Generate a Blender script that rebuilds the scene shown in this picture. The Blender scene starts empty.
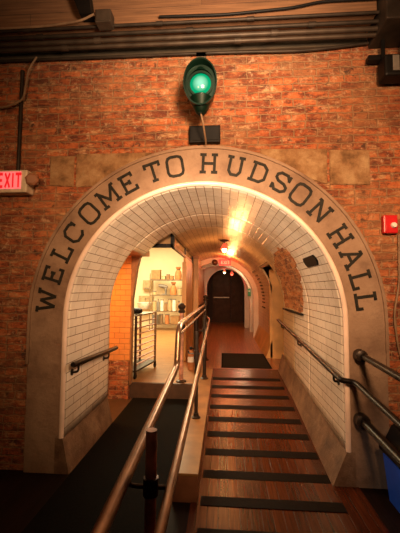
import bpy, bmesh, math, random
from mathutils import Vector, Matrix
random.seed(7)
C = bpy.context.scene.collection
PI = math.pi
sc = bpy.context.scene
sc.view_settings.view_transform = 'Standard'; sc.view_settings.look = 'None'
sc.view_settings.gamma = 1; sc.view_settings.use_curve_mapping = False
sc.view_settings.exposure = 0.0

# ---------------------------------------------------------------- materials
def new_mat(name):
    m = bpy.data.materials.new(name); m.use_nodes = True
    nt = m.node_tree; nt.nodes.clear()
    out = nt.nodes.new('ShaderNodeOutputMaterial'); b = nt.nodes.new('ShaderNodeBsdfPrincipled')
    nt.links.new(b.outputs[0], out.inputs[0])
    return m, nt, b
def N(nt, t, **kw):
    n = nt.nodes.new(t)
    for k, v in kw.items():
        if hasattr(n, k): setattr(n, k, v)
        else: n.inputs[k.replace('_', ' ')].default_value = v
    return n
def ramp(nt, fac, stops):
    r = nt.nodes.new('ShaderNodeValToRGB'); e = r.color_ramp.elements
    e[0].position, e[0].color = stops[0][0], (*stops[0][1], 1)
    e[1].position, e[1].color = stops[-1][0], (*stops[-1][1], 1)
    for p, c in stops[1:-1]:
        x = e.new(p); x.color = (*c, 1)
    nt.links.new(fac, r.inputs[0]); return r.outputs[0]
def mix(nt, fac, a, b, mode='MIX'):
    m = nt.nodes.new('ShaderNodeMix'); m.data_type = 'RGBA'; m.blend_type = mode
    for sock, v in ((m.inputs[0], fac), (m.inputs[6], a), (m.inputs[7], b)):
        if isinstance(v, (int, float)): sock.default_value = v
        elif isinstance(v, tuple): sock.default_value = (*v, 1)
        else: nt.links.new(v, sock)
    return m.outputs[2]
def bump(nt, b, h, dist, strength=1.0):
    n = N(nt, 'ShaderNodeBump'); n.inputs['Strength'].default_value = strength; n.inputs['Distance'].default_value = dist
    nt.links.new(h, n.inputs['Height']); nt.links.new(n.outputs[0], b.inputs['Normal'])
def plain(name, col, rough=.5, metal=0, var=.25, scale=12, emit=None, es=0, bmp=0.0, coat=0):
    m, nt, b = new_mat(name)
    tc = N(nt, 'ShaderNodeTexCoord'); no = N(nt, 'ShaderNodeTexNoise', Scale=scale, Detail=5.0)
    nt.links.new(tc.outputs['Object'], no.inputs['Vector'])
    lo = tuple(c * (1 - var) for c in col); hi = tuple(min(1, c * (1 + var)) for c in col)
    nt.links.new(ramp(nt, no.outputs[0], [(.3, lo), (.7, hi)]), b.inputs['Base Color'])
    b.inputs['Roughness'].default_value = rough; b.inputs['Metallic'].default_value = metal
    b.inputs['Coat Weight'].default_value = coat
    if emit: b.inputs['Emission Color'].default_value = (*emit, 1); b.inputs['Emission Strength'].default_value = es
    if bmp: bump(nt, b, no.outputs[0], bmp)
    return m
def xz(nt, swap='xz', s=(1, 1)):
    tc = N(nt, 'ShaderNodeTexCoord'); se = N(nt, 'ShaderNodeSeparateXYZ'); co = N(nt, 'ShaderNodeCombineXYZ')
    nt.links.new(tc.outputs['Object'], se.inputs[0])
    nt.links.new(se.outputs['xyz'.index(swap[0])], co.inputs[0]); nt.links.new(se.outputs['xyz'.index(swap[1])], co.inputs[1])
    return tc, co
def brick_mat(name, swap='xz', c1=(.50, .12, .032), c2=(.16, .034, .012), mortar=(.34, .18, .085), bright=1.0, cream=.545):
    m, nt, b = new_mat(name); tc, co = xz(nt, swap)
    no = N(nt, 'ShaderNodeTexNoise', Scale=14.0, Detail=3.0); nt.links.new(tc.outputs['Object'], no.inputs['Vector'])
    vm = N(nt, 'ShaderNodeVectorMath', operation='SCALE'); vm.inputs[3].default_value = .03
    nt.links.new(no.outputs['Color'], vm.inputs[0])
    va = N(nt, 'ShaderNodeVectorMath', operation='ADD'); nt.links.new(co.outputs[0], va.inputs[0]); nt.links.new(vm.outputs[0], va.inputs[1])
    br = N(nt, 'ShaderNodeTexBrick', offset=.5, squash=.65, squash_frequency=5)
    for k, v in (('Scale', 1), ('Mortar Size', .006), ('Mortar Smooth', .35), ('Bias', -.1), ('Brick Width', .2), ('Row Height', .067)): br.inputs[k].default_value = v
    br.inputs['Color1'].default_value = (*c1, 1); br.inputs['Color2'].default_value = (*c2, 1); br.inputs['Mortar'].default_value = (*mortar, 1)
    nt.links.new(va.outputs[0], br.inputs['Vector'])
    def noise(sc_, det, rough=.6, off=0):
        mp = N(nt, 'ShaderNodeMapping'); mp.inputs['Location'].default_value = (off, off * 2, off * .7)
        nt.links.new(tc.outputs['Object'], mp.inputs[0])
        n = N(nt, 'ShaderNodeTexNoise', Scale=sc_, Detail=det, Roughness=rough); nt.links.new(mp.outputs[0], n.inputs['Vector']); return n.outputs[0]
    # patches stretched along the courses, soot, lime and pale spalls
    mp = N(nt, 'ShaderNodeMapping'); mp.inputs['Scale'].default_value = (1, 1, 2.6)
    nt.links.new(tc.outputs['Object'], mp.inputs[0])
    n2 = N(nt, 'ShaderNodeTexNoise', Scale=6.5, Detail=4.0, Roughness=.75); nt.links.new(mp.outputs[0], n2.inputs['Vector'])
    n5 = N(nt, 'ShaderNodeTexNoise', Scale=16.0, Detail=5.0, Roughness=.8); nt.links.new(mp.outputs[0], n5.inputs['Vector'])
    col = mix(nt, ramp(nt, n2.outputs[0], [(.40, (.85, .85, .85)), (.52, (0, 0, 0))]), br.outputs[0], (.085, .022, .010))
    col = mix(nt, ramp(nt, n2.outputs[0], [(.53, (0, 0, 0)), (.64, (.6, .6, .6))]), col, (.50, .20, .07))
    col = mix(nt, ramp(nt, n5.outputs[0], [(.38, (.5, .5, .5)), (.48, (0, 0, 0))]), col, (.07, .025, .013))
    mq = N(nt, 'ShaderNodeMapping'); mq.inputs['Scale'].default_value = (1, 1, 3.2); mq.inputs['Location'].default_value = (4, 2, 7)
    nt.links.new(tc.outputs['Object'], mq.inputs[0])
    n6 = N(nt, 'ShaderNodeTexNoise', Scale=4.5, Detail=7.0, Roughness=.75); nt.links.new(mq.outputs[0], n6.inputs['Vector'])
    col = mix(nt, ramp(nt, n6.outputs[0], [(.54, (0, 0, 0)), (.64, (.85, .85, .85))]), col, (.58, .34, .16))
    col = mix(nt, ramp(nt, noise(11, 6, .8, 3), [(cream, (0, 0, 0)), (cream + .09, (.75, .75, .75))]), col, (.60, .38, .22))
    col = mix(nt, ramp(nt, noise(1.5, 5, .65, 9), [(.48, (0, 0, 0)), (.62, (.4, .4, .4))]), col, (.42, .20, .08))
    col = mix(nt, ramp(nt, noise(1.1, 4, .6, 31), [(.54, (0, 0, 0)), (.68, (.5, .5, .5))]), col, (.12, .05, .02))
    col = mix(nt, ramp(nt, noise(5, 7, .8, 17), [(.57, (0, 0, 0)), (.63, (.85, .85, .85))]), col, (.04, .018, .012))
    mo = mix(nt, .7, col, mortar)
    col = mix(nt, br.outputs['Fac'], col, mo)
    if bright != 1: col = mix(nt, 1.0, col, (bright,) * 3, 'MULTIPLY')
    nt.links.new(col, b.inputs['Base Color']); b.inputs['Roughness'].default_value = .78
    h = N(nt, 'ShaderNodeMath', operation='MULTIPLY_ADD'); nt.links.new(br.outputs['Fac'], h.inputs[0]); h.inputs[1].default_value = -1
    nt.links.new(noise(22, 6, .7, 5), h.inputs[2]); bump(nt, b, h.outputs[0], .03)
    return m
def tile_mat(name, col=(.80, .68, .54), grout=(.17, .09, .05), coords='UV', swap='xz', bw=.305, rh=.0765, rough=.22, gs=.0027, dirt=(.35, .22, .12)):
    m, nt, b = new_mat(name)
    if coords == 'UV': tc = N(nt, 'ShaderNodeTexCoord'); v = tc.outputs['UV']
    else: tc, co = xz(nt, swap); v = co.outputs[0]
    br = N(nt, 'ShaderNodeTexBrick', offset=.5)
    for k, x in (('Scale', 1), ('Mortar Size', gs), ('Mortar Smooth', .2), ('Bias', 0), ('Brick Width', bw), ('Row Height', rh)): br.inputs[k].default_value = x
    br.inputs['Color1'].default_value = (*col, 1); br.inputs['Color2'].default_value = (*[c * .86 for c in col], 1); br.inputs['Mortar'].default_value = (*grout, 1)
    nt.links.new(v, br.inputs['Vector'])
    no = N(nt, 'ShaderNodeTexNoise', Scale=2.3, Detail=6.0, Roughness=.65); nt.links.new(tc.outputs['Object'], no.inputs['Vector'])
    c = mix(nt, ramp(nt, no.outputs[0], [(.5, (0, 0, 0)), (.75, (.5, .5, .5))]), br.outputs[0], dirt)
    nt.links.new(c, b.inputs['Base Color']); b.inputs['Roughness'].default_value = rough
    n3 = N(nt, 'ShaderNodeTexNoise', Scale=16.0, Detail=1.0); nt.links.new(tc.outputs['Object'], n3.inputs['Vector'])
    h = N(nt, 'ShaderNodeMath', operation='MULTIPLY_ADD'); nt.links.new(br.outputs['Fac'], h.inputs[0]); h.inputs[1].default_value = -.8
    nt.links.new(n3.outputs[0], h.inputs[2]); bump(nt, b, h.outputs[0], .004)
    return m
def concrete_mat(name, a, c, dark, sc_=3.0, rough=.75, bmp=.012):
    m, nt, b = new_mat(name); tc = N(nt, 'ShaderNodeTexCoord')
    n1 = N(nt, 'ShaderNodeTexNoise', Scale=sc_, Detail=8.0, Roughness=.65); n2 = N(nt, 'ShaderNodeTexNoise', Scale=sc_ * 5, Detail=6.0, Roughness=.8)
    for n in (n1, n2): nt.links.new(tc.outputs['Object'], n.inputs['Vector'])
    col = ramp(nt, n1.outputs[0], [(.3, dark), (.48, a), (.72, c)])
    col = mix(nt, ramp(nt, n2.outputs[0], [(.5, (0, 0, 0)), (.75, (.45, .45, .45))]), col, dark)
    nt.links.new(col, b.inputs['Base Color']); b.inputs['Roughness'].default_value = rough
    bump(nt, b, n2.outputs[0], bmp); return m
def wood_mat(name, a, c, plank=.09, along='y', rough=.35, gap=(.02, .01, .005), spec=.5, length=1.6):
    m, nt, b = new_mat(name)
    tc, co = xz(nt, {'y': 'yx', 'x': 'xy', 'xz': 'xz'}[along])
    br = N(nt, 'ShaderNodeTexBrick', offset=.37)
    for k, x in (('Scale', 1), ('Mortar Size', .0016), ('Mortar Smooth', .3), ('Bias', 0), ('Brick Width', length), ('Row Height', plank)): br.inputs[k].default_value = x
    br.inputs['Color1'].default_value = (*a, 1); br.inputs['Color2'].default_value = (*c, 1); br.inputs['Mortar'].default_value = (*gap, 1)
    nt.links.new(co.outputs[0], br.inputs['Vector'])
    mp = N(nt, 'ShaderNodeMapping'); mp.inputs['Scale'].default_value = (2, 40, 1); nt.links.new(co.outputs[0], mp.inputs[0])
    no = N(nt, 'ShaderNodeTexNoise', Scale=1.5, Detail=3.0); nt.links.new(mp.outputs[0], no.inputs['Vector'])
    col = mix(nt, .6, br.outputs[0], ramp(nt, no.outputs[0], [(.3, (.35, .35, .35)), (.7, (1.3, 1.3, 1.3))]), 'MULTIPLY')
    n4 = N(nt, 'ShaderNodeTexNoise', Scale=2.2, Detail=6.0, Roughness=.7); nt.links.new(tc.outputs['Object'], n4.inputs['Vector'])
    r = N(nt, 'ShaderNodeMapRange'); nt.links.new(n4.outputs[0], r.inputs[0]); r.inputs[1].default_value = .2; r.inputs[2].default_value = .8
    r.inputs[3].default_value = rough; r.inputs[4].default_value = rough
    nt.links.new(r.outputs[0], b.inputs['Roughness']); nt.links.new(col, b.inputs['Base Color'])
    b.inputs['Specular IOR Level'].default_value = spec
    h = N(nt, 'ShaderNodeMath', operation='MULTIPLY_ADD'); nt.links.new(br.outputs['Fac'], h.inputs[0]); h.inputs[1].default_value = -.6
    nt.links.new(no.outputs[0], h.inputs[2]); bump(nt, b, h.outputs[0], .0012, .6); return m

M = {}
M['brick'] = brick_mat('brick')
M['brick_orange'] = brick_mat('brick_orange', 'yz', c1=(.50, .17, .04), c2=(.26, .07, .02), mortar=(.45, .22, .09), cream=.60)
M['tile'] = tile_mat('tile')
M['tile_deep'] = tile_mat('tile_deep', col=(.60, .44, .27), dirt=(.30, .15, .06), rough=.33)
M['tile_wall'] = tile_mat('tile_wall', col=(.62, .26, .07), coords='O', swap='xz', bw=.152, rough=.3, grout=(.25, .12, .04))
M['tile_side'] = tile_mat('tile_side', col=(.50, .33, .18), coords='O', swap='yz', rough=.35)
M['bullnose'] = plain('bullnose', (.80, .60, .48), .22, var=.15, scale=5)
M['concrete'] = concrete_mat('concrete', (.26, .16, .10), (.37, .245, .16), (.12, .062, .036), 2.0)
M['stone'] = concrete_mat('stone', (.38, .20, .085), (.60, .40, .21), (.13, .06, .02), 6.0, bmp=.03)
M['curb'] = concrete_mat('curb', (.18, .10, .055), (.36, .23, .14), (.07, .035, .018), 3.5, rough=.55)
M['letter'] = plain('letter', (.020, .018, .014), .6, var=.3, scale=20)
M['floor_dark'] = wood_mat('floor_dark', (.020, .008, .005), (.012, .006, .004), .1, 'y', .6, spec=.1)
M['ramp'] = wood_mat('ramp', (.105, .022, .005), (.055, .012, .004), .075, 'y', .27, spec=.35)
M['landing'] = wood_mat('landing', (.42, .15, .04), (.30, .10, .028), .07, 'y', .28)
M['kitchen_floor'] = wood_mat('kitchen_floor', (.45, .22, .08), (.38, .18, .06), .15, 'x', .35, gap=(.18, .08, .03), length=.3)
M['rubber'] = plain('rubber', (.004, .0036, .003), .9, var=.3, scale=60, bmp=.002)
for k_ in ('rubber',): M[k_].node_tree.nodes['Principled BSDF'].inputs['Specular IOR Level'].default_value = .15
M['strip'] = plain('strip', (.010, .006, .004), .75, var=.3, scale=60)
M['strip'].node_tree.nodes['Principled BSDF'].inputs['Specular IOR Level'].default_value = .12
M['mat'] = plain('mat', (.014, .011, .007), .9, var=.4, scale=80, bmp=.004)
M['rail_steel'] = plain('rail_steel', (.22, .13, .075), .33, .85, .35, 9)
M['rail_rust'] = plain('rail_rust', (.48, .23, .15), .5, .1, .5, 14, bmp=.002)
M['black_iron'] = plain('black_iron', (.010, .007, .006), .32, .5, .4, 14)
M['dark_iron'] = plain('dark_iron', (.035, .022, .015), .42, .5, .4, 14)
M['pipe'] = plain('pipe', (.055, .038, .026), .5, .3, .4, 8, bmp=.003)
M['pipe_dark'] = plain('pipe_dark', (.035, .025, .018), .5, .3, .4, 8)
M['cable_tan'] = plain('cable_tan', (.22, .13, .07), .6)
M['old_wood'] = wood_mat('old_wood', (.55, .28, .13), (.38, .18, .08), .22, 'x', .7, length=3)
M['beam_wood'] = wood_mat('beam_wood', (.20, .095, .042), (.15, .065, .03), .17, 'xz', .75, length=4)
M['plinth_top'] = plain('plinth_top', (.30, .15, .05), .35, 0, .35, 5)
M['plinth'] = plain('plinth', (.24, .10, .05), .4, 0, .35, 5)
M['riser'] = plain('riser', (.06, .03, .015), .5)
M['cream'] = plain('cream', (.80, .68, .46), .7, 0, .08, 2)
M['tan_panel'] = plain('tan_panel', (.42, .25, .11), .7, 0, .15, 3)
M['gold_wood'] = plain('gold_wood', (.55, .30, .10), .45, 0, .2, 4)
M['orange_wall'] = plain('orange_wall', (.45, .20, .08), .5, 0, .15, 3)
M['white_paint'] = plain('white_paint', (.72, .62, .50), .4, 0, .1, 3)
M['dark_door'] = plain('dark_door', (.065, .028, .013), .4, 0, .3, 4)
M['door_brown'] = plain('door_brown', (.22, .10, .04), .4)
M['dark_wall'] = plain('dark_wall', (.03, .014, .008), .6)
M['green_door'] = plain('green_door', (.16, .14, .07), .5, 0, .3, 3)
M['steel'] = plain('steel', (.28, .21, .14), .35, .7, .2, 10)
M['lantern'] = plain('lantern', (.002, .012, .006), .4, .3, .3, 10)
M['black'] = plain('black', (.006, .005, .0045), .5)
M['blue'] = plain('blue', (.015, .09, .60), .4, 0, .2, 4)
M['red'] = plain('red', (.55, .012, .015), .35, 0, .1)
M['white_lens'] = plain('white_lens', (.75, .72, .65), .2)
M['exit_face'] = plain('exit_face', (.6, .12, .11), .4, 0, .05, 3, emit=(1, .20, .19), es=.75)
M['exit_letter'] = plain('exit_letter', (.7, .02, .02), .4, 0, .05, 3, emit=(.9, .01, .02), es=.6)
M['exit_red'] = plain('exit_red', (.7, .02, .02), .4, 0, .05, 3, emit=(1, .02, .02), es=2.0)
M['white_plastic'] = plain('white_plastic', (.62, .50, .36), .5)
M['brown_card'] = plain('brown_card', (.28, .15, .06), .8, 0, .25)
M['terracotta'] = plain('terracotta', (.45, .17, .055), .7)
M['beige'] = plain('beige', (.46, .33, .17), .6)
M['grey_dark'] = plain('grey_dark', (.16, .14, .12), .5)
M['green_sign'] = plain('green_sign', (.05, .25, .12), .5)
M['grime'] = plain('grime', (.05, .035, .02), .8)
def lens_mat(name, edge, centre, es, rad):
    m, nt, b = new_mat(name); tc = N(nt, 'ShaderNodeTexCoord'); g = N(nt, 'ShaderNodeVectorMath', operation='LENGTH')
    nt.links.new(tc.outputs['Object'], g.inputs[0])
    mr = N(nt, 'ShaderNodeMath', operation='DIVIDE'); nt.links.new(g.outputs['Value'], mr.inputs[0]); mr.inputs[1].default_value = rad
    c = ramp(nt, mr.outputs[0], [(0, centre), (.35, tuple(.5 * (a + b_) for a, b_ in zip(centre, edge))), (.9, edge)])
    nt.links.new(c, b.inputs['Emission Color']); b.inputs['Emission Strength'].default_value = es
    b.inputs['Base Color'].default_value = (0, .06, .03, 1); b.inputs['Roughness'].default_value = .15; return m
M['green_lens'] = lens_mat('green_lens', (.0, .20, .09), (.62, 1, .78), 1.5, .085)
M['shade_glow'] = plain('shade_glow', (.5, .08, .04), .4, emit=(1, .12, .05), es=.9)
M['bulb'] = plain('bulb', (1, .8, .5), .3, emit=(1, .62, .28), es=9)
M['bulb_red'] = plain('bulb_red', (1, .2, .1), .3, emit=(1, .10, .05), es=4)
m, nt, b = new_mat('glass'); b.inputs['Base Color'].default_value = (.75, .55, .35, 1); b.inputs['Roughness'].default_value = .08
b.inputs['Transmission Weight'].default_value = .75; b.inputs['IOR'].default_value = 1.15; M['glass'] = m

for k_, v_ in (('rubber', .1), ('strip', .12), ('mat', .15), ('letter', .12), ('black', .18), ('black_iron', .4), ('dark_door', .08), ('dark_wall', .2), ('lantern', .3), ('pipe_dark', .25), ('pipe', .3)):
    M[k_].node_tree.nodes['Principled BSDF'].inputs['Specular IOR Level'].default_value = v_
# ---------------------------------------------------------------- geometry helpers
def obj(name, bm, mat, parent=None, smooth=False, loc=None):
    bmesh.ops.recalc_face_normals(bm, faces=bm.faces)
    me = bpy.data.meshes.new(name); bm.to_mesh(me); bm.free()
    o = bpy.data.objects.new(name, me); C.objects.link(o)
    me.materials.append(M[mat] if isinstance(mat, str) else mat)
    if smooth:
        for p in me.polygons: p.use_smooth = True
        try: me.set_sharp_from_angle(angle=math.radians(40))
        except Exception: pass
    if loc is not None: o.location = loc
    if parent: o.parent = parent
    return o
def tag(o, label, cat, group=None):
    o['label'] = label; o['category'] = cat
    if group: o['group'] = group
    return o
def struct(name, bm, mat, smooth=False):
    o = obj(name, bm, mat, smooth=smooth); o['kind'] = 'structure'; return o
def thing(name, label, cat, loc=(0, 0, 0), group=None, rz=0):
    o = bpy.data.objects.new(name, None); C.objects.link(o); o.location = loc; o.rotation_euler = (0, 0, rz)
    o.empty_display_size = .1; bpy.context.view_layer.update()
    return tag(o, label, cat, group)
def B(): return bmesh.new()
def box(bm, x0, x1, y0, y1, z0, z1, bev=0, mat=None):
    r = bmesh.ops.create_cube(bm, size=1)['verts']
    for v in r:
        v.co = Vector((x0 + (v.co.x + .5) * (x1 - x0), y0 + (v.co.y + .5) * (y1 - y0), z0 + (v.co.z + .5) * (z1 - z0)))
    if bev:
        es = list({e for v in r for e in v.link_edges})
        bmesh.ops.bevel(bm, geom=es, offset=bev, segments=2, affect='EDGES', profile=.5)
    elif mat is not None: bmesh.ops.transform(bm, matrix=mat, verts=r)
    return bm
def hexa(bm, p):   # 8 points: 4 bottom loop, 4 top loop
    v = [bm.verts.new(q) for q in p]
    for f in ((0, 1, 2, 3), (4, 5, 6, 7), (0, 1, 5, 4), (1, 2, 6, 5), (2, 3, 7, 6), (3, 0, 4, 7)): bm.faces.new([v[i] for i in f])
    return bm
def tube(bm, pts, r, n=14, cap=True):
    pts = [Vector(p) for p in pts]; rs = r if isinstance(r, (list, tuple)) else [r] * len(pts)
    rings = []; prev = None
    for i, p in enumerate(pts):
        if i == 0: t = pts[1] - p
        elif i == len(pts) - 1: t = p - pts[i - 1]
        else: t = (pts[i + 1] - p).normalized() + (p - pts[i - 1]).normalized()
        t.normalize()
        if prev is None: a = t.orthogonal().normalized()
        else: a = (prev - t * prev.dot(t)).normalized()
        prev = a; b = t.cross(a)
        rings.append([bm.verts.new(p + (a * math.cos(2 * PI * k / n) + b * math.sin(2 * PI * k / n)) * rs[i]) for k in range(n)])
    for A, Bn in zip(rings, rings[1:]):
        for k in range(n): bm.faces.new((A[k], A[(k + 1) % n], Bn[(k + 1) % n], Bn[k]))
    if cap: bm.faces.new(rings[0]); bm.faces.new(rings[-1])
    return bm
def arc_path(pts, rad=.06, seg=5):   # round the corners of a polyline
    pts = [Vector(p) for p in pts]; out = [pts[0]]
    for a, b, c in zip(pts, pts[1:], pts[2:]):
        d1 = (a - b); d2 = (c - b); r = min(rad, d1.length * .45, d2.length * .45)
        s, e = b + d1.normalized() * r, b + d2.normalized() * r
        for k in range(seg + 1):
            t = k / seg; out.append(s * (1 - t) ** 2 + b * 2 * t * (1 - t) + e * t * t)
    out.append(pts[-1]); return out
def lathe(bm, prof, origin=(0, 0, 0), axis=(0, 0, 1), n=24, sx=1, sy=1):
    q = Vector((0, 0, 1)).rotation_difference(Vector(axis).normalized()); o = Vector(origin); rings = []
    for (r, h) in prof:
        if r < 1e-5: rings.append([bm.verts.new(o + q @ Vector((0, 0, h)))]); continue
        rings.append([bm.verts.new(o + q @ Vector((r * sx * math.cos(2 * PI * k / n), r * sy * math.sin(2 * PI * k / n), h))) for k in range(n)])
    for A, D in zip(rings, rings[1:]):
        for k in range(n):
            f = []
            for v in (A[k % len(A)], A[(k + 1) % n % len(A)], D[(k + 1) % n % len(D)], D[k % len(D)]):
                if v not in f: f.append(v)
            if len(f) > 2: bm.faces.new(f)
    return bm
def prism(bm, poly, y0, y1):   # poly in (x,z)
    a = [bm.verts.new((x, y0, z)) for x, z in poly]; c = [bm.verts.new((x, y1, z)) for x, z in poly]
    bm.faces.new(a); bm.faces.new(c[::-1]); n = len(poly)
    for i in range(n): bm.faces.new((a[i], a[(i + 1) % n], c[(i + 1) % n], c[i]))
    return bm
def ribbon(bm, pts, t, closed=False, depth=.006):   # 2D stroke (x,z) of width t, extruded toward -y
    n = len(pts); P = [Vector(p) for p in pts]; L = []; R = []
    for i in range(n):
        a = P[i - 1] if (i > 0 or closed) else None; c = P[(i + 1) % n] if (i < n - 1 or closed) else None
        d1 = (P[i] - a).normalized() if a is not None else None; d2 = (c - P[i]).normalized() if c is not None else None
        if d1 is None: d1 = d2
        if d2 is None: d2 = d1
        m = d1 + d2
        if m.length < 1e-4: m = d1
        m.normalize(); nn = Vector((-m.y, m.x)); k = min(2.2, 1 / max(.25, nn.dot(Vector((-d1.y, d1.x)))))
        L.append(P[i] + nn * t / 2 * k); R.append(P[i] - nn * t / 2 * k)
    V = [[bm.verts.new((q.x, y, q.y)) for q in S] for S in (L, R) for y in (0, -depth)]
    L0, L1, R0, R1 = V
    for i in range(n if closed else n - 1):
        j = (i + 1) % n
        for A, D in ((L0, R0), (L1, R1), (L0, L1), (R0, R1)): bm.faces.new((A[i], A[j], D[j], D[i]))
    if not closed:
        for i in (0, -1): bm.faces.new((L0[i], L1[i], R1[i], R0[i]))
def el(cx, cy, rx, ry, a0, a1, n=10): return [(cx + rx * math.cos(math.radians(a0 + (a1 - a0) * k / n)), cy + ry * math.sin(math.radians(a0 + (a1 - a0) * k / n))) for k in range(n + 1)]
def cut(w, h, c): return [(c, 0), (w - c, 0), (w - c * .3, c * .3), (w, c), (w, h - c), (w - c * .3, h - c * .3), (w - c, h), (c, h), (c * .3, h - c * .3), (0, h - c), (0, c), (c * .3, c * .3)]
# slab-serif capitals, each in a box about .9 wide and 1 high: strokes, (closed?)
def ser(x, y, s=.2): return [(x - s, y), (x + s, y)]
LET = {
 'W': (1.15, [[(.1, .95), (.33, .05)], [(.33, .05), (.57, .85)], [(.57, .85), (.82, .05)], [(.82, .05), (1.05, .95)], [(-.04, .95), (.25, .95)], [(.9, .95), (1.19, .95)]]),
 'E': (.75, [[(.15, .05), (.15, .95)], [(0, .95), (.72, .95), (.72, .76)], [(0, .05), (.75, .05), (.75, .26)], [(.15, .52), (.5, .52)], [(.5, .40), (.5, .64)]]),
 'L': (.75, [[(.2, .05), (.2, .95)], [(0, .95), (.42, .95)], [(0, .05), (.75, .05), (.75, .32)]]),
 'C': (.8, [[(.76, .70), (.76, .80), (.6, .95), (.22, .95), (.03, .76), (.03, .24), (.22, .05), (.6, .05), (.78, .22)], [(.76, .66), (.76, .97)]]),
 'O': (.8, [('c', cut(.78, 1, .22))]),
 'M': (1.1, [[(.15, .05), (.15, .95)], [(.13, .95), (.55, .3), (.97, .95)], [(.95, .05), (.95, .95)], [(-.02, .05), (.32, .05)], [(.78, .05), (1.12, .05)], [(-.02, .95), (.18, .95)], [(.92, .95), (1.12, .95)]]),
 'T': (.8, [[(.4, .05), (.4, .95)], [(.02, .74), (.02, .95), (.78, .95), (.78, .74)], [(.24, .05), (.56, .05)]]),
 'H': (.9, [[(.16, .05), (.16, .95)], [(.74, .05), (.74, .95)], [(.16, .5), (.74, .5)], [(0, .95), (.32, .95)], [(0, .05), (.32, .05)], [(.58, .95), (.9, .95)], [(.58, .05), (.9, .05)]]),
 'U': (.9, [[(.16, .95), (.16, .24), (.3, .05), (.6, .05), (.74, .24), (.74, .95)], [(0, .95), (.32, .95)], [(.58, .95), (.9, .95)]]),
 'D': (.85, [('c', [(.16, .05), (.58, .05), (.8, .24), (.8, .76), (.58, .95), (.16, .95)]), [(0, .95), (.2, .95)], [(0, .05), (.2, .05)]]),
 'S': (.75, [[(.7, .74), (.55, .95), (.2, .95), (.05, .82), (.05, .66), (.2, .53), (.55, .47), (.72, .34), (.72, .18), (.55, .05), (.2, .05), (.04, .26)], [(.72, .66), (.72, .97)], [(.02, .03), (.02, .32)]]),
 'N': (.95, [[(.16, .05), (.16, .95)], [(.16, .95), (.76, .05)], [(.76, .05), (.76, .95)], [(0, .05), (.32, .05)], [(.6, .95), (.92, .95)], [(0, .95), (.2, .95)]]),
 'A': (1.0, [[(.15, .05), (.5, .95)], [(.85, .05), (.5, .95)], [(.28, .36), (.72, .36)], [(0, .05), (.32, .05)], [(.68, .05), (1, .05)], [(.32, .95), (.55, .95)]]),
 'X': (.8, [[(.08, 0), (.72, 1)], [(.08, 1), (.72, 0)]]),
 'I': (.3, [[(.15, 0), (.15, 1)]]),
}
def letter_bm(ch, h, t=.15, depth=.006, sans=False):
    w, st = LET[ch]; bm = B()
    if sans:
        if ch == 'E': st = [[(.1, 0), (.1, 1)], [(.1, .94), (.7, .94)], [(.1, .5), (.62, .5)], [(.1, .06), (.7, .06)]]
        if ch == 'T': st = [[(.4, 0), (.4, 1)], [(.02, .94), (.78, .94)]]
    for i, s in enumerate(st):
        cl = s[0] == 'c'; p = s[1] if cl else s
        ribbon(bm, [((x - w / 2) * h, (z - .5) * h) for x, z in p], t * h, cl, depth + i * .0002)
    return bm

# ---------------------------------------------------------------- dimensions
ZS = 1.28; RO = 1.495; RT = 1.20; RI = 1.16; WT = 4.3
def rampz(y): return 0 if y < 0 else min(.2, .0667 * y)

# front brick wall with the arch cut out
def wall_with_arch(x0, x1, R, y0, y1, ztop, cx=0, zs=ZS):
    bm = B(); n = 48; xs = [cx - R * math.cos(PI * k / n) for k in range(n + 1)]
    box(bm, x0, cx - R, y0, y1, 0, ztop); box(bm, cx + R, x1, y0, y1, 0, ztop)
    zz = [zs + math.sqrt(max(0, R * R - (x - cx) ** 2)) for x in xs]
    for i in range(n):
        hexa(bm, [(xs[i], y0, zz[i]), (xs[i + 1], y0, zz[i + 1]), (xs[i + 1], y1, zz[i + 1]), (xs[i], y1, zz[i]),
                  (xs[i], y0, ztop), (xs[i + 1], y0, ztop), (xs[i + 1], y1, ztop), (xs[i], y1, ztop)])
    bmesh.ops.remove_doubles(bm, verts=bm.verts, dist=1e-4)
    return bm
struct('wall_front', wall_with_arch(-4.5, 4.5, 1.498, 0, .28, WT), 'brick')
# room the photographer stands in
struct('floor', box(B(), -4.5, 4.5, -6, 0.0, -.12, 0), 'floor_dark')
struct('ceiling', box(B(), -4.5, 4.5, -6, .0, WT, WT + .1), 'old_wood')
struct('wall_left', box(B(), -4.6, -4.5, -6, 0, 0, WT), 'brick')
struct('wall_right', box(B(), 4.5, 4.6, -6, 0, 0, WT), 'brick')
struct('wall_back', box(B(), -4.5, 4.5, -6.1, -6, 0, WT), 'brick')

# arch surround: ring + jambs, lettered
def ring(bm, r0, r1, y0, y1, zb=0, zs=ZS, n=64, zbl=None, zbr=None, a0=0, a1=PI, cx=0):
    pr = []
    if zbr is None: zbr = zb
    if zbl is None: zbl = zb
    if a0 == 0: pr.append((r0, zbr, r1, zbr))
    P = [(cx + r * math.cos(a), zs + r * math.sin(a)) for a in [a0 + (a1 - a0) * k / n for k in range(n + 1)] for r in (r0, r1)]
    Q = []
    if a0 == 0: Q.append(((cx + r0, zbr), (cx + r1, zbr)))
    for k in range(n + 1): Q.append((P[2 * k], P[2 * k + 1]))
    if abs(a1 - PI) < 1e-6: Q.append(((cx - r0, zbl), (cx - r1, zbl)))
    V = [[bm.verts.new((q[j][0], y, q[j][1])) for q in Q] for j in (0, 1) for y in (y0, y1)]
    i0, i1, o0, o1 = V
    for k in range(len(Q) - 1):
        for A, D in ((i0, o0), (i1, o1), (i0, i1), (o0, o1)): bm.faces.new((A[k], A[k + 1], D[k + 1], D[k]))
    for k in (0, -1): bm.faces.new((i0[k], i1[k], o1[k], o0[k]))
    return bm
arch = thing('arch_surround', 'wide grey concrete arch surround lettered WELCOME TO HUDSON HALL', 'archway')
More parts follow.
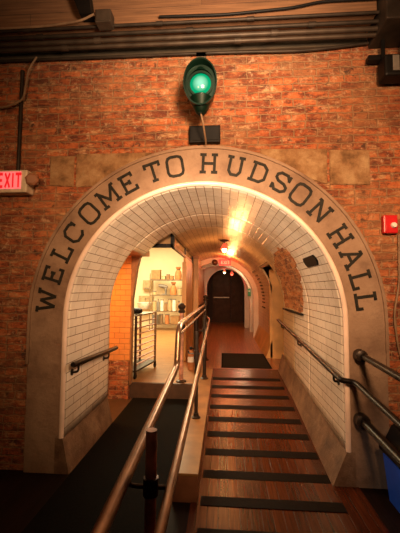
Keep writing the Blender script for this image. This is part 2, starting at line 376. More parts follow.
obj('surround', ring(B(), RT, RO, -.03, .29), 'concrete', arch, smooth=True)
obj('raised_rim', ring(B(), RO - .012, RO + .012, -.042, -.005, zb=.9), 'concrete', arch, smooth=True)
word = [('W', 173.1), ('E', 163.6), ('L', 154.8), ('C', 146.2), ('O', 136.8), ('M', 127.4), ('E', 118.8), ('T', 108.4), ('O', 100.0), ('H', 87.6), ('U', 77.9), ('D', 69.2), ('S', 60.4), ('O', 52.2), ('N', 43.0), ('H', 32.0), ('A', 23.4), ('L', 15.4), ('L', 8.0)]
for ch, deg in word:
    a = math.radians(deg); o = obj('letter', letter_bm(ch, .170, .142, .006), 'letter', arch)
    o.rotation_euler = (0, PI / 2 - a, 0); o.location = (1.352 * math.cos(a), -.030, ZS + 1.352 * math.sin(a))
# stone blocks let into the brick either side of the crown
def block(pts, label):
    bm = B(); prism(bm, pts, -.012, .02); bmesh.ops.bevel(bm, geom=bm.edges[:], offset=.006, segments=1, affect='EDGES')
    return tag(obj('stone_block', bm, 'stone'), label, 'stone block')
def arcpts(x0, x1, R, n=6): return [(x0 + (x1 - x0) * k / n, ZS + math.sqrt(R * R - (x0 + (x1 - x0) * k / n) ** 2)) for k in range(n + 1)]
block([(-1.37, 2.47), (-1.15, 2.45), (-1.15, 2.73), (-1.37, 2.73)], 'small tan stone block in the brick, left of the E of WELCOME')
block([(-1.13, 2.45)] + [(-.95, 2.45)] + arcpts(-.93, -.45, 1.52) + [(-.45, 2.75), (-1.13, 2.75)], 'long tan stone block in the brick above the ME of WELCOME')
block(arcpts(.5, .93, 1.52) + [(1.06, 2.44), (1.06, 2.75), (.5, 2.76)], 'long tan stone block in the brick above the SON of HUDSON')
block([(1.08, 2.44), (1.41, 2.43), (1.41, 2.73), (1.08, 2.74)], 'squarish tan stone block in the brick above the HALL lettering')

# barrel vault (tiled), grid in (y, profile length)
LY0 = -.02
def vault(y0, y1, keep, zl, zr, mat, name, R=RI, th=.035):
    na = 60; nj = 10
    bm = B(); uv = bm.loops.layers.uv.new('UVMap')
    ys = [y0 + (y1 - y0) * k / max(1, round((y1 - y0) / .05)) for k in range(max(1, round((y1 - y0) / .05)) + 1)]
    def prof(y):
        P = []
        a = zl(y); 
        for k in range(nj): z = a + (ZS - a) * k / nj; P.append((-R, z, z - ZS))
        for k in range(na + 1): t = PI - PI * k / na; P.append((R * math.cos(t), ZS + R * math.sin(t), R * (PI - t)))
        a = zr(y)
        for k in range(1, nj + 1): z = ZS - (ZS - a) * k / nj; P.append((R, z, R * PI + ZS - z))
        return P
    G = [[(bm.verts.new((x, y, z)), v) for x, z, v in prof(y)] for y in ys]
    for i in range(len(ys) - 1):
        for j in range(len(G[0]) - 1):
            ym = (ys[i] + ys[i + 1]) / 2; q = [G[i][j], G[i][j + 1], G[i + 1][j + 1], G[i + 1][j]]
            c = sum((p[0].co for p in q), Vector()) / 4
            if not keep(ym, c.x, c.z): continue
            f = bm.faces.new([p[0] for p in q])
            for lo, p in zip(f.loops, q): lo[uv].uv = (p[0].co.y, p[1])
    bmesh.ops.delete(bm, geom=[v for v in bm.verts if not v.link_faces], context='VERTS')
    me = bpy.data.meshes.new(name); 
    bmesh.ops.recalc_face_normals(bm, faces=bm.faces)
    # make normals point to the axis so that solidify grows outwards
    bm.faces.ensure_lookup_table(); f = bm.faces[0]; c = f.calc_center_median()
    if f.normal.dot(Vector((0, c.y, 1.2)) - c) < 0: bmesh.ops.reverse_faces(bm, faces=bm.faces)
    bm.to_mesh(me); bm.free()
    o = bpy.data.objects.new(name, me); C.objects.link(o); me.materials.append(M[mat])
    for p in me.polygons: p.use_smooth = True
    s = o.modifiers.new('th', 'SOLIDIFY'); s.thickness = th; s.offset = -1
    o['kind'] = 'structure'; return o
zl = lambda y: .29
zr = lambda y: .27 + .0667 * min(y, 2.9)
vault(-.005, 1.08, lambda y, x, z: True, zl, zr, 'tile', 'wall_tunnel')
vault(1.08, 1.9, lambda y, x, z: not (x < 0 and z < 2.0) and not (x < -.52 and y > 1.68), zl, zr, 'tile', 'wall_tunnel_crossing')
def keep2(y, x, z):
    if x < -.52: return False
    if x > 0 and 2.75 < y < 3.95 and z < 1.98: return False
    return True
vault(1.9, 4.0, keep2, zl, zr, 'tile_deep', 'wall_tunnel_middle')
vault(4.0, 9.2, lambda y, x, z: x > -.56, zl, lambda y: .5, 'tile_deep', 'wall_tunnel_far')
# bullnose trim ring at the tile edge
bm = B(); path = [(RT - .02, 0, .27)] + [((RT - .02) * math.cos(PI * k / 64), 0, ZS + (RT - .02) * math.sin(PI * k / 64)) for k in range(65)] + [(-(RT - .02), 0, .29)]
tube(bm, [(x, -.022, z) for x, y, z in path], .021, n=10)
tr = struct('trim_1', bm, 'bullnose', smooth=True)

# curbs below the tile
def curb(name, side, y0, y1, xt, xb, zt0, zt1, zb0, zb1, mat='curb'):
    s = side; bm = B()
    hexa(bm, [(s * xb, y0, zb0), (s * 1.23, y0, zb0), (s * 1.23, y1, zb1), (s * xb, y1, zb1), (s * xt, y0, zt0), (s * 1.23, y0, zt0), (s * 1.23, y1, zt1), (s * xt, y1, zt1)])
    return struct(name, bm, mat)
curb('baseboard_left', -1, -.031, 1.08, 1.165, 1.10, .29, .29, 0, 0)
curb('baseboard_right', 1, -.031, 2.95, 1.165, 1.05, .27, .465, 0, .0)
curb('baseboard_right_far', 1, 3.95, 6.6, 1.165, 1.02, .60, .60, .2, .2, 'gold_wood')
# tall outer walls behind vault so no light leaks
struct('wall_tunnel_shell', box(B(), 1.5, 1.6, .28, 11.3, 0, 2.6), 'dark_wall')
struct('ceiling_tunnel_shell', box(B(), -6, 1.6, .28, 11.3, 3.3, 3.4), 'dark_wall')

# floors
bm = B()
hexa(bm, [(0.0, 0, -.05), (1.16, 0, -.05), (1.16, 3.0, -.05), (0, 3.0, -.05), (0, 0, 0.001), (1.16, 0, 0.001), (1.16, 3.0, .2), (0, 3.0, .2)])
struct('floor_ramp', bm, 'ramp')
bm = B(); box(bm, -.05, 1.25, -2.2, 0, -.05, .004)
struct('floor_ramp_foot', bm, 'ramp')
struct('floor_lane', box(B(), -3.4, 0.0, 0, 2.06, -.12, 0), 'riser')
struct('floor_landing', box(B(), -.55, 1.6, 3.0, 11.3, .08, .2), 'landing')
bm = B(); box(bm, -5, -.19, 2.0, 3.0, .08, .2); box(bm, -5, -.55, 3.0, 9, .08, .2)
struct('floor_kitchen', bm, 'kitchen_floor')
struct('trim_2', box(B(), -3.3, -.19, 1.97, 2.02, 0, .206), 'riser')
pl = thing('kerb_plinth', 'long low wooden kerb between the ramp and the dark lower lane', 'kerb', (-.095, 0, 0))
bm = B(); box(bm, -.095, .095, -.32, 3.0, 0, .185); obj('body', bm, 'plinth', pl)
bm = B(); box(bm, -.10, .10, -.325, 3.0, .185, .205, bev=.004); obj('capping', bm, 'plinth_top', pl)
# anti slip strips
sy = [-1.0, -.64, -.3, .06, .40, .74, 1.08, 1.42, 1.77, 2.12, 2.47]
nm = ['nearest the camera', 'second from the camera', 'just in front of the arch', 'level with the arch front', 'fifth up from the camera', 'sixth up from the camera', 'seventh up from the camera', 'fourth down from the mat', 'third down from the mat', 'second down from the mat', 'closest to the doormat']
proto = None
for y, l in zip(sy, nm):
    x0 = .02
    if proto is None:
        proto = obj('grip_strip', box(B(), 0, 1.03, -.055, .055, 0, .004), 'strip'); o = proto
    else:
        o = proto.copy(); C.objects.link(o)
    z = rampz(y) if y >= 0 else .004
    o.location = (x0, y, z + .0006); o.rotation_euler = (math.atan(.0667) if y > .05 else 0, 0, 0)
    tag(o, 'dark grip strip across the wooden ramp, ' + l, 'grip strip', 'grip strips across the ramp')
mt = thing('doormat', 'dark rectangular doormat lying at the top of the ramp', 'doormat', (.55, 3.55, .2))
obj('carpet', box(B(), -.37, .44, -.48, .78, 0, .010, bev=.003), 'mat', mt)
obj('rubber_border', box(B(), -.40, .47, -.51, .81, 0, .005), 'rubber', mt)
tag(obj('floor_runner', box(B(), -1.09, -.24, -3.4, 1.95, .0, .006), 'rubber'), 'black rubber runner on the floor of the lower left lane', 'floor mat')

# crossing at left: orange tiled wall facing the camera
bm = B(); box(bm, -3.4, -1.13, 1.9, 2.0, .53, 2.6)
struct('wall_crossing', bm, 'tile_wall')
struct('baseboard_crossing', box(B(), -3.4, -1.15, 1.89, 2.01, 0, .53), 'brick')
struct('ceiling_crossing', box(B(), -3.4, -.9, .3, 2.0, 2.02, 2.1), 'orange_wall')
struct('wall_crossing_near', box(B(), -3.4, -1.2, .98, 1.07, 0, 2.1), 'orange_wall')
struct('wall_crossing_end', box(B(), -3.5, -3.4, .3, 2.0, 0, 2.2), 'orange_wall')
bm = B(); cv = [(-1.12, .2), (-1.115, 1.39), (-1.08, 1.67), (-1.055, 1.85), (-1.02, 1.99), (-.96, 2.11), (-.87, 2.21), (-.73, 2.31), (-.56, 2.39)]
for (xa, za), (xb, zb_) in zip(cv, cv[1:]):
    hexa(bm, [(-1.135, 1.885, za), (xa, 1.885, za), (xa, 2.0, za), (-1.135, 2.0, za), (-1.135, 1.885, zb_), (xb, 1.885, zb_), (xb, 2.0, zb_), (-1.135, 2.0, zb_)])
struct('trim_3', bm, 'door_brown')
# transom wall facing the camera, and the glazed partition running along the tunnel
tw = thing('kitchen_entrance_frame', 'black framed transom and glazed corner over the kitchen opening', 'transom', (-.55, 2.0, .2))
def tp(name, bm, mat, sub=None):
    bmesh.ops.translate(bm, vec=(.55, -2.0, -.2), verts=bm.verts); return obj(name, bm, mat, sub or tw)
#ap = [(x, ZS + math.sqrt((RI + .02) ** 2 - x * x)) for x in [-.98 + .43 * k / 8 for k in range(9)]]
tp('beam', box(B(), -1.12, -.545, 1.93, 2.02, 2.15, 2.20), 'black')
tp('transom_panel', box(B(), -1.12, -.555, 1.975, 1.995, 2.195, 2.6), 'tan_panel')
tp('corner_post', box(B(), -.58, -.53, 1.93, 2.0, 2.15, 2.38), 'black')
bm = B(); box(bm, -.57, -.53, 2.0, 5.0, 2.14, 2.19); box(bm, -.57, -.53, 2.0, 5.0, 2.315, 2.345)
for y in (2.0, 3.45, 4.95): box(bm, -.571, -.529, y, y + .05, 2.14, 2.345)
tp('transom_frame', bm, 'dark_iron')
for y in (2.05, 3.5): tp('transom_pane', box(B(), -.553, -.547, y, y + 1.4 if y < 3 else 4.95, 2.19, 2.315), 'glass')
tp('lintel', box(B(), -.57, -.53, 3.45, 5.0, 2.06, 2.14), 'gold_wood')
bm = B(); box(bm, -.60, -.52, 3.5, 5.0, .2, 2.06); struct('wall_kitchen_partition', bm, 'gold_wood')
struct('wall_tunnel_left_far', box(B(), -.62, -.50, 5.0, 9.2, .2, 2.42), 'orange_wall')
struct('baseboard_tunnel_left', box(B(), -.50, -.485, 5.0, 9.2, .2, 1.1), 'dark_door')
pp = thing('door_casing', 'tall orange wooden casing post at the end of the glazed partition', 'door casing', (-.455, 5.0, .2))
obj('post', box(B(), -.06, .06, -.06, .06, 0, 2.05, bev=.01), 'gold_wood', pp)
obj('cap', box(B(), -.07, .07, -.07, .07, 2.05, 2.12, bev=.01), 'orange_wall', pp)

# right side recess with a door
struct('wall_recess', box(B(), 1.38, 1.42, 2.7, 4.0, .0, 2.2), 'green_door')
bm = B(); box(bm, 1.15, 1.42, 3.93, 3.99, .2, 2.1); struct('wall_recess_side', bm, 'gold_wood')
struct('trim_4', box(B(), 1.10, 1.17, 3.95, 4.04, .2, 1.95, bev=.01), 'gold_wood')
struct('ceiling_recess', box(B(), .9, 1.42, 2.75, 3.95, 2.0, 2.06), 'dark_wall')
struct('wall_recess_near', box(B(), 1.17, 1.42, 2.70, 2.76, .0, 2.1), 'orange_wall')
dd = thing('recess_door', 'greenish door leaf set in the recess of the right tunnel wall', 'door', (1.37, 3.35, .2))
obj('leaf', box(B(), -.03, 0, -.42, .42, 0, 1.75, bev=.004), 'green_door', dd)
obj('handle', tube(B(), arc_path([(-.03, -.33, .9), (-.08, -.33, .9), (-.08, -.22, .9)], .02), .01), 'steel', dd, smooth=True)

# far end: ribs, portal, vestibule, doors
for y, nme in ((6.7, 'trim_5'), (8.0, 'trim_6')):
    bm = B(); ring(bm, 1.02, 1.165, y, y + .22, zb=.2, a0=0, a1=math.radians(119), n=40); struct(nme, bm, 'white_paint', smooth=True)
bm = wall_with_arch(-.62, 1.5, .68, 9.2, 9.4, 3.3, cx=.26, zs=1.60); struct('wall_portal', bm, 'white_paint')
bm = B(); ring(bm, .67, .73, 9.16, 9.45, zb=.2, zs=1.6, cx=.26); struct('trim_7', bm, 'white_paint', smooth=True)
struct('wall_far_left', box(B(), -.55, -.47, 9.4, 11.2, .2, 3.0), 'dark_wall')
struct('wall_far_right', box(B(), 1.05, 1.12, 9.4, 11.2, .2, 3.0), 'dark_wall')
struct('wall_far_end', box(B(), -.55, 1.12, 11.1, 11.2, .2, 3.0), 'dark_wall')
struct('ceiling_far', box(B(), -.55, 1.12, 9.4, 11.2, 2.6, 2.7), 'dark_wall')
def far_door(x0, x1, label, bar):
    d = thing('exit_door', label, 'door', ((x0 + x1) / 2, 11.05, .2)); w = (x1 - x0) / 2
    obj('leaf', box(B(), -w, w, -.02, .03, 0, 2.05), 'dark_door', d)
    obj('upper_panel', box(B(), -w + .1, w - .1, -.035, -.018, 1.15, 1.9, bev=.006), 'dark_door', d)
    obj('lower_panel', box(B(), -w + .1, w - .1, -.035, -.018, .15, .9, bev=.006), 'dark_door', d)
    if bar: obj('push_bar', box(B(), -w + .03, w - .05, -.09, -.035, .98, 1.03, bev=.01), 'steel', d)
far_door(-.26, .47, 'dark wooden door with a pale push bar at the tunnel end', True)
far_door(.50, .98, 'narrow dark door without bar, right of the push bar door', False)

# ---------------------------------------------------------------- railings
rl = thing('ramp_railing', 'steel double handrail on posts between the ramp and the lower lane', 'railing', (-.1, -1.5, 0))
def rp(name, bm, mat, sub=None, off=(.1, 1.5, 0)):
    bmesh.ops.translate(bm, vec=off, verts=bm.verts); return obj(name, bm, mat, sub or rl, smooth=True)
L0 = [(-.19, -2.6, .80), (-.19, -1.83, .808), (-.19, -.12, .925), (-.188, -.04, 1.21), (-.188, .06, 1.245), (-.185, 3.55, 1.235)]
rp('handrail', tube(B(), arc_path(L0, .07), .025), 'rail_steel')
R0 = [(-.012, -2.5, .735), (-.012, -1.83, .79), (-.02, 0, .88), (-.07, 3.3, 1.0), (-.14, 3.6, 1.03)]
rp('handrail', tube(B(), arc_path(R0, .1), .019), 'rail_steel')
rp('lower_rail', tube(B(), [(-.185, .0, 1.165), (-.165, 3.6, 1.15)], .012), 'rail_steel')
rp('lower_rail', tube(B(), [(-.115, 2.3, .84), (-.14, 3.6, .90)], .012), 'rail_steel')
def post(x, y, z0, z1, r, finial=True, mat='rail_rust', arms=None):
    p = rp('post', tube(B(), [(x, y, z0), (x, y, z1)], r), mat)
    def sp(name, bm, m_):
        return rp(name, bm, m_, sub=p)
    if finial: sp('finial', lathe(B(), [(0, 0), (r * 1.5, 0), (r * 1.7, .012), (r * 1.1, .03), (r * 1.0, .04), (r * 1.5, .055), (r * 1.55, .075), (r * .9, .098), (0, .105)], (x, y, z1)), 'dark_iron')
    sp('flange', lathe(B(), [(0, 0), (r * 2.4, 0), (r * 2.4, .01), (r * 1.5, .02), (r * 1.3, .05), (r * .9, .05)], (x, y, z0)), 'dark_iron')
    if arms:
        z, xl, xr = arms
        bm = B(); lathe(bm, [(r * .98, -.035), (r * 1.35, -.033), (r * 1.35, .033), (r * .98, .035)], (x, y, z - .03))
        sp('clamp', bm, 'dark_iron')
        for xe, dz in ((xl, 0.005), (xr, .0)):
            sp('arm', tube(B(), arc_path([(x, y, z - .03), ((x + xe) / 2, y, z - .035), (xe, y, z - .03), (xe, y, z)], .03), .0085, n=8), 'dark_iron')
    return p
post(-.1, -1.5, .004, .99, .0225, finial=False, arms=(.805, -.188, -.016))
post(-.10, 2.3, .205, 1.15, .026, finial=False, mat='dark_iron', arms=(.95, -.185, -.055))
post(-.16, 3.65, .2, 1.33, .03, mat='dark_iron')
post(-.10, .75, .205, 1.10, .02, finial=False, mat='dark_iron', arms=(.9, -.186, -.03))
nw = thing('newel_post', 'slim dark newel post with ball top at the kitchen step edge', 'post', (-.43, 2.12, .2))
obj('shaft', tube(B(), [(0, 0, 0), (0, 0, 1.05)], .033), 'rail_rust', nw, smooth=True)
obj('finial', lathe(B(), [(0, 0), (.05, 0), (.058, .02), (.04, .04), (.036, .05), (.055, .07), (.06, .095), (.04, .13), (0, .145)], (0, 0, 1.0)), 'dark_iron', nw, smooth=True)
obj('rail_socket', lathe(B(), [(.03, -.04), (.052, -.04), (.052, .04), (.03, .04)], (0, 0, .8)), 'dark_iron', nw, smooth=True)
obj('flange', lathe(B(), [(0, 0), (.075, 0), (.075, .012), (.045, .03), (.03, .03)]), 'dark_iron', nw, smooth=True)
bl = thing('bollard_post', 'thick dark short post beside the partition, behind the railing', 'post', (-.345, 3.75, .2))
obj('shaft', tube(B(), [(0, 0, 0), (0, 0, .88)], .05), 'dark_iron', bl, smooth=True)
obj('cap', lathe(B(), [(0, 0), (.058, 0), (.058, .03), (.03, .05), (0, .055)], (0, 0, .86)), 'dark_iron', bl, smooth=True)
ex = thing('fire_extinguisher', 'small red and pale extinguisher standing behind the railing post', 'extinguisher', (-.36, 2.85, .2))
obj('cylinder', lathe(B(), [(0, 0), (.045, 0), (.05, .01), (.05, .26), (.03, .31), (.018, .33), (0, .33)]), 'terracotta', ex, smooth=True)
obj('valve', box(B(), -.02, .02, -.03, .03, .33, .38, bev=.006), 'black', ex)
obj('nozzle', tube(B(), arc_path([(.0, -.02, .355), (.06, -.03, .36), (.062, -.03, .2)], .04), .008, n=8), 'black', ex, smooth=True)
obj('tag', lathe(B(), [(.0505, .13), (.052, .13), (.052, .22), (.0505, .22)]), 'white_lens', ex, smooth=True)

# handrail on left tunnel wall
h = thing('wall_handrail', 'short black handrail on the left white tiled wall', 'handrail', (-1.16, .5, .87))
obj('rail', tube(B(), [(.06, -.52, .03), (.06, -.50, .025), (.06, .50, -.025), (.06, .66, -.03)], [.02, .026, .026, .024]), 'black_iron', h, smooth=True)
def bracket(par, y, z, out=.06, s=1):
    b_ = obj('bracket', tube(B(), arc_path([(0, y, z - .075), (s * out, y, z - .07), (s * out, y, z)], .03), .010, n=8), 'black_iron', par, smooth=True)
    obj('mounting_plate', lathe(B(), [(0, 0), (.028, 0), (.028, .006), (0, .008)], (0, y, z - .075), (s, 0, 0)), 'black_iron', b_, smooth=True)
bracket(h, -.40, .01); bracket(h, .40, -.03)
# handrail on right tunnel wall, turning out around the arch front
h = thing('wall_handrail', 'long dark handrail up the right tiled wall, bending out at the arch', 'handrail', (1.16, 0, .87))
P = [(-.04, 3.05, .16), (-.04, .0, -.03), (-.04, -.06, -.035), (.055, -.10, -.04), (.06, -1.9, -.20)]
obj('rail', tube(B(), arc_path(P, .06), .022), 'black_iron', h, smooth=True)
bracket(h, .12, -.02, out=.04, s=-1); bracket(h, 1.5, .06, out=.04, s=-1); bracket(h, 2.7, .14, out=.04, s=-1)
# guard rails fixed to the right pillar
for z, r, label in ((1.035, .024, 'upper dark guard rail fixed to the right concrete pillar'), (.53, .032, 'lower thick dark guard rail fixed to right concrete pillar above blue bin')):
    g = thing('guard_rail', label, 'guard rail', (1.275, -.032, z))
    obj('rail', tube(B(), [(0, -.05, 0), (0, -2.2, -.08)], r), 'black_iron', g, smooth=True)
    obj('socket', lathe(B(), [(0, 0), (r + .02, 0), (r + .024, .02), (r + .02, .075), (r, .085), (0, .085)], (-.005, -.001, 0), (0, -1, 0)), 'dark_iron', g, smooth=True)
# blue bin
bn = thing('recycling_bin', 'blue bin with black lid beside the right pillar', 'bin', (1.70, -.44, 0))
bm = B(); hexa(bm, [(-.30, -.24, 0), (.30, -.24, 0), (.30, .25, 0), (-.30, .25, 0), (-.33, -.28, .36), (.33, -.28, .36), (.33, .28, .36), (-.33, .28, .36)])
bmesh.ops.bevel(bm, geom=bm.edges[:], offset=.02, segments=2, affect='EDGES'); obj('body', bm, 'blue', bn)
bm = B(); box(bm, -.345, .345, -.295, .295, .36, .40, bev=.012); obj('rim', bm, 'black', bn)
bm = B(); hexa(bm, [(-.33, -.28, .40), (.33, -.28, .40), (.33, .28, .40), (-.33, .28, .40), (-.27, -.2, .58), (.3, -.2, .58), (.3, .24, .58), (-.27, .24, .58)])
bmesh.ops.bevel(bm, geom=bm.edges[:], offset=.02, segments=2, affect='EDGES'); obj('lid', bm, 'black', bn)

# ---------------------------------------------------------------- fixtures on the tunnel wall
def on_vault(ang, r=RI): return Vector((r * math.cos(ang), 0, ZS + r * math.sin(ang)))
# exposed brick patch with ragged edge, thickness on the curved wall
outline = [(1.0, 2.02), (1.02, 1.86), (1.12, 1.80), (1.10, 1.70), (1.24, 1.64), (1.22, 1.55), (1.30, 1.50), (1.30, 1.40), (1.36, 1.36), (1.36, 1.27), (1.60, 1.25), (2.10, 1.28), (2.62, 1.30), (2.60, 1.42), (2.50, 1.48), (2.56, 1.60), (2.44, 1.70), (2.48, 1.84), (2.3, 1.93), (2.05, 1.98), (1.7, 2.04), (1.3, 2.06)]
def inside(y, z):
    c = False; n = len(outline)
    for i in range(n):
        y0, z0 = outline[i]; y1, z1 = outline[i - 1]
        if (z0 > z) != (z1 > z) and y < (y1 - y0) * (z - z0) / (z1 - z0) + y0: c = not c
    return c
bm = B(); vv = {}
def gv(i, j, lay):
    k = (i, j, lay)
    if k not in vv:
        random.seed(i * 131 + j * 17 + lay)
        y = .95 + i * .03 + random.uniform(-.008, .008); a = .0 + j * .03
        rr = (RI - .004 - random.random() * .016) if lay == 0 else RI + .01
        z = ZS + rr * math.sin(a - .03); x = rr * math.cos(a - .03); vv[k] = bm.verts.new((x, y, z))
    return vv[k]
cells = set()
for i in range(60):
    for j in range(30):
        if inside(.95 + (i + .5) * .03, ZS + RI * math.sin((j + .5) * .03 - .03)): cells.add((i, j))
for i, j in cells:
    bm.faces.new([gv(*q, 0) for q in ((i, j), (i + 1, j), (i + 1, j + 1), (i, j + 1))])
    for (di, dj, a, b_) in ((-1, 0, (i, j), (i, j + 1)), (1, 0, (i + 1, j), (i + 1, j + 1)), (0, -1, (i, j), (i + 1, j)), (0, 1, (i, j + 1), (i + 1, j + 1))):
        if (i + di, j + dj) not in cells: bm.faces.new([gv(*a, 0), gv(*b_, 0), gv(*b_, 1), gv(*a, 1)])
pt = thing('exposed_brick_patch', 'ragged orange patch of bare brick in the right tiled wall', 'brick patch', (1.16, 1.9, 1.28))
bmesh.ops.translate(bm, vec=(-1.16, -1.9, -1.28), verts=bm.verts); obj('brickwork', bm, 'brick_orange', pt)
obj('ledge', box(B(), -.04, .0, -.56, .7, -.045, -.02, bev=.004), 'black', pt)
# dark plaque / lamp box
pq = thing('wall_speaker', 'small dark angular box on the vault above the right handrail', 'wall box', (1.03, .42, 1.83))
bm = B(); box(bm, -.025, .025, -.21, .21, -.052, .052)
bmesh.ops.bevel(bm, geom=[e for e in bm.edges if abs((e.verts[0].co - e.verts[1].co).x) > .05], offset=.035, segments=1, affect='EDGES')
bmesh.ops.rotate(bm, cent=(0, 0, 0), matrix=Matrix.Rotation(math.radians(-30), 3, 'Y'), verts=bm.verts); obj('housing', bm, 'black', pq)
obj('conduit', tube(B(), [(0, .14, 0), (.0, .45, .02)], .008, n=8), 'black', pq, smooth=True)
# painted lettering panel further in
sg = thing('wall_inscription', 'column of small dark painted lines on the tan wall past the recess', 'lettering', (1.155, 5.4, 1.5))
k = 0
for z in [1.98, 1.88, 1.80, 1.72, 1.64, 1.56, 1.48, 1.40, 1.32, 1.24, 1.12]:
    L = [.7, .45, .5, .4, .52, .44, .5, .42, .36, .48, .62][k]; k += 1
    a = math.asin(min(1, max(0, (z - ZS) / RI))); x = RI * math.cos(a) - 1.155
    bm = B(); box(bm, x - .014, x - .003, -L / 2, L / 2, z - 1.5 - .016, z - 1.5 + .016); obj('text_line', bm, 'grime', sg)
gs = thing('notice', 'small green notice on the white rib near the far doors', 'notice', (1.0, 7.96, 1.45))
obj('board', box(B(), -.05, .05, -.012, .0, -.12, .12, bev=.003), 'green_sign', gs)
obj('pale_band', box(B(), -.03, .03, -.015, -.012, .02, .06), 'white_lens', gs)
# pendant lamps
def pendant(x, y, ztop, zb, label, bulbmat, cap=.06, sh=.075):
    p = thing('pendant_lamp', label, 'lamp', (x, y, ztop)); d = zb - ztop
    obj('ceiling_rose', lathe(B(), [(0, 0), (cap * 1.4, 0), (cap * 1.4, -.015), (cap * .8, -.03), (0, -.03)]), 'dark_iron', p, smooth=True)
    obj('stem', tube(B(), [(0, 0, -.02), (0, 0, d + .10)], .012, n=10), 'dark_iron', p, smooth=True)
    obj('shade', lathe(B(), [(.02, d + .12), (.035, d + .10), (sh, d + .03), (sh * 1.05, d + .02), (sh * .95, d + .02), (.03, d + .09), (.015, d + .11)]), 'shade_glow', p, smooth=True)
    obj('bulb', lathe(B(), [(0, d - .045), (.03, d - .035), (.045, d), (.04, d + .03), (.02, d + .06), (0, d + .065)]), bulbmat, p, smooth=True)
def light(kind, loc, power, col, size=.1, name=None, target=None, spot=None, blend=.6, sy=None):
    ld = bpy.data.lights.new(name or 'lamp_light', kind); ld.energy = power; ld.color = col
    if kind == 'AREA': ld.size = size; 
    elif kind != 'SUN': ld.shadow_soft_size = size
    if kind == 'AREA' and sy: ld.shape = 'RECTANGLE'; ld.size_y = sy
    if spot: ld.spot_size = math.radians(spot); ld.spot_blend = blend
    o = bpy.data.objects.new(name or 'lamp_light', ld); C.objects.link(o); o.location = loc
    if target is not None: o.rotation_euler = (Vector(target) - Vector(loc)).to_track_quat('-Z', 'Y').to_euler()
    return o
pendant(.2, 3.1, 2.42, 2.24, 'pendant lamp with a glowing red shade under the vault', 'bulb')
pendant(.22, 9.9, 2.6, 2.17, 'small bright warm pendant lamp in front of the far doors', 'bulb', cap=.04, sh=.05)
pendant(.50, 9.95, 2.6, 2.10, 'small red pendant lamp beside the bright one at the far doors', 'bulb_red', cap=.04, sh=.07)
# exit sign in the tunnel and a round dark disc, hung on the rib
s = thing('exit_sign', 'small red lit sign hanging on the far vault rib', 'exit sign', (.22, 6.64, 2.30))
obj('casing', box(B(), -.16, .16, -.03, .03, -.085, .085, bev=.01), 'exit_red', s)
xx = -.10
for ch in 'EXIT':
    w = LET[ch][0] * .075; o = obj('letter', letter_bm(ch, .085, .17, .003, True), 'white_lens', s); o.location = (xx + w / 2, -.0305, 0); xx += w + .012
al = thing('alarm_bell', 'small round dark bell left of the red tunnel sign', 'alarm', (-.06, 6.66, 2.30))
obj('bell', lathe(B(), [(0, 0), (.085, 0), (.085, .02), (.06, .045), (.02, .055), (0, .055)], (0, 0, 0), (0, -1, 0)), 'dark_door', al, smooth=True)
obj('centre_bolt', lathe(B(), [(0, .05), (.012, .05), (.012, .065), (0, .068)], (0, 0, 0), (0, -1, 0)), 'steel', al, smooth=True)

# ---------------------------------------------------------------- front wall fixtures
# green signal lantern
sl = thing('signal_lantern', 'old dark green signal lantern with lit green lens above the arch', 'signal lantern', (0.0, -.30, 3.175))
sl.scale = (.86, .86, .86)
bm = B(); lathe(bm, [(0, -.26), (.10, -.26), (.125, -.22), (.135, -.02), (.15, 0), (.15, .012), (.12, .012), (.12, -.03), (0, -.03)], (0, 0, 0), (0, -1, -.12), n=36, sx=.98, sy=1.12); obj('housing', bm, 'lantern', sl, smooth=True)
bm = B(); n = 32; q = Vector((0, 0, 1)).rotation_difference(Vector((0, -1, -.12)).normalized())
inner = []; 
def visor_pt(k, r, hh): 
    a = 2 * PI * k / n; return Vector((r * math.cos(a) * .98, -hh, r * math.sin(a) * 1.32 - .01))
for r_, fl in ((.152, 1), (.142, 1)):
    ringA = [bm.verts.new(visor_pt(k, r_, 0)) for k in range(n)]
    ringB = [bm.verts.new(visor_pt(k, r_ * 1.04, .04 + .05 * (math.sin(2 * PI * k / n) + 1) / 2)) for k in range(n)]
    for k in range(n): bm.faces.new((ringA[k], ringA[(k + 1) % n], ringB[(k + 1) % n], ringB[k]))
    inner.append(ringB)
for k in range(n): bm.faces.new((inner[0][k], inner[0][(k + 1) % n], inner[1][(k + 1) % n], inner[1][k]))
obj('visor', bm, 'lantern', sl, smooth=True)
lens = obj('lens', lathe(B(), [(0, .035), (.04, .03), (.075, .015), (.1, -.005), (.1, -.02), (0, -.02)], (0, 0, 0), (0, -1, -.12), n=36), 'green_lens', sl, smooth=True)
obj('lens_ring', lathe(B(), [(.098, -.02), (.098, .014), (.118, .014), (.125, -.02)], (0, 0, 0), (0, -1, -.12), n=36), 'lantern', sl, smooth=True)
bm = B(); lathe(bm, [(0, -.26), (.03, -.26), (.05, -.245), (.075, -.19), (.11, -.12), (.09, -.1), (0, -.1)], (0, .05, 0)); obj('lower_cone', bm, 'lantern', sl, smooth=True)
bm = B(); lathe(bm, [(0, .12), (.09, .12), (.075, .17), (.05, .2), (0, .2)], (0, .05, 0)); obj('top_cowl', bm, 'lantern', sl, smooth=True)
bm = B(); box(bm, -.045, .045, .03, .07, .17, .33); box(bm, -.045, .045, .03, .30, .29, .33); obj('hanger', bm, 'grime', sl)
obj('cord', tube(B(), arc_path([(0, .05, -.25), (.02, .05, -.33), (.035, .15, -.42), (.04, .255, -.46)], .05), .009, n=8), 'cable_tan', sl, smooth=True)
jb = thing('junction_box', 'flat black square box on the brick beneath the green lantern', 'junction box', (.02, 0, 2.885))
obj('casing', box(B(), -.135, .135, -.06, -.001, -.075, .075, bev=.008), 'black', jb)
obj('cover', box(B(), -.118, .118, -.068, -.06, -.06, .06, bev=.003), 'black', jb)
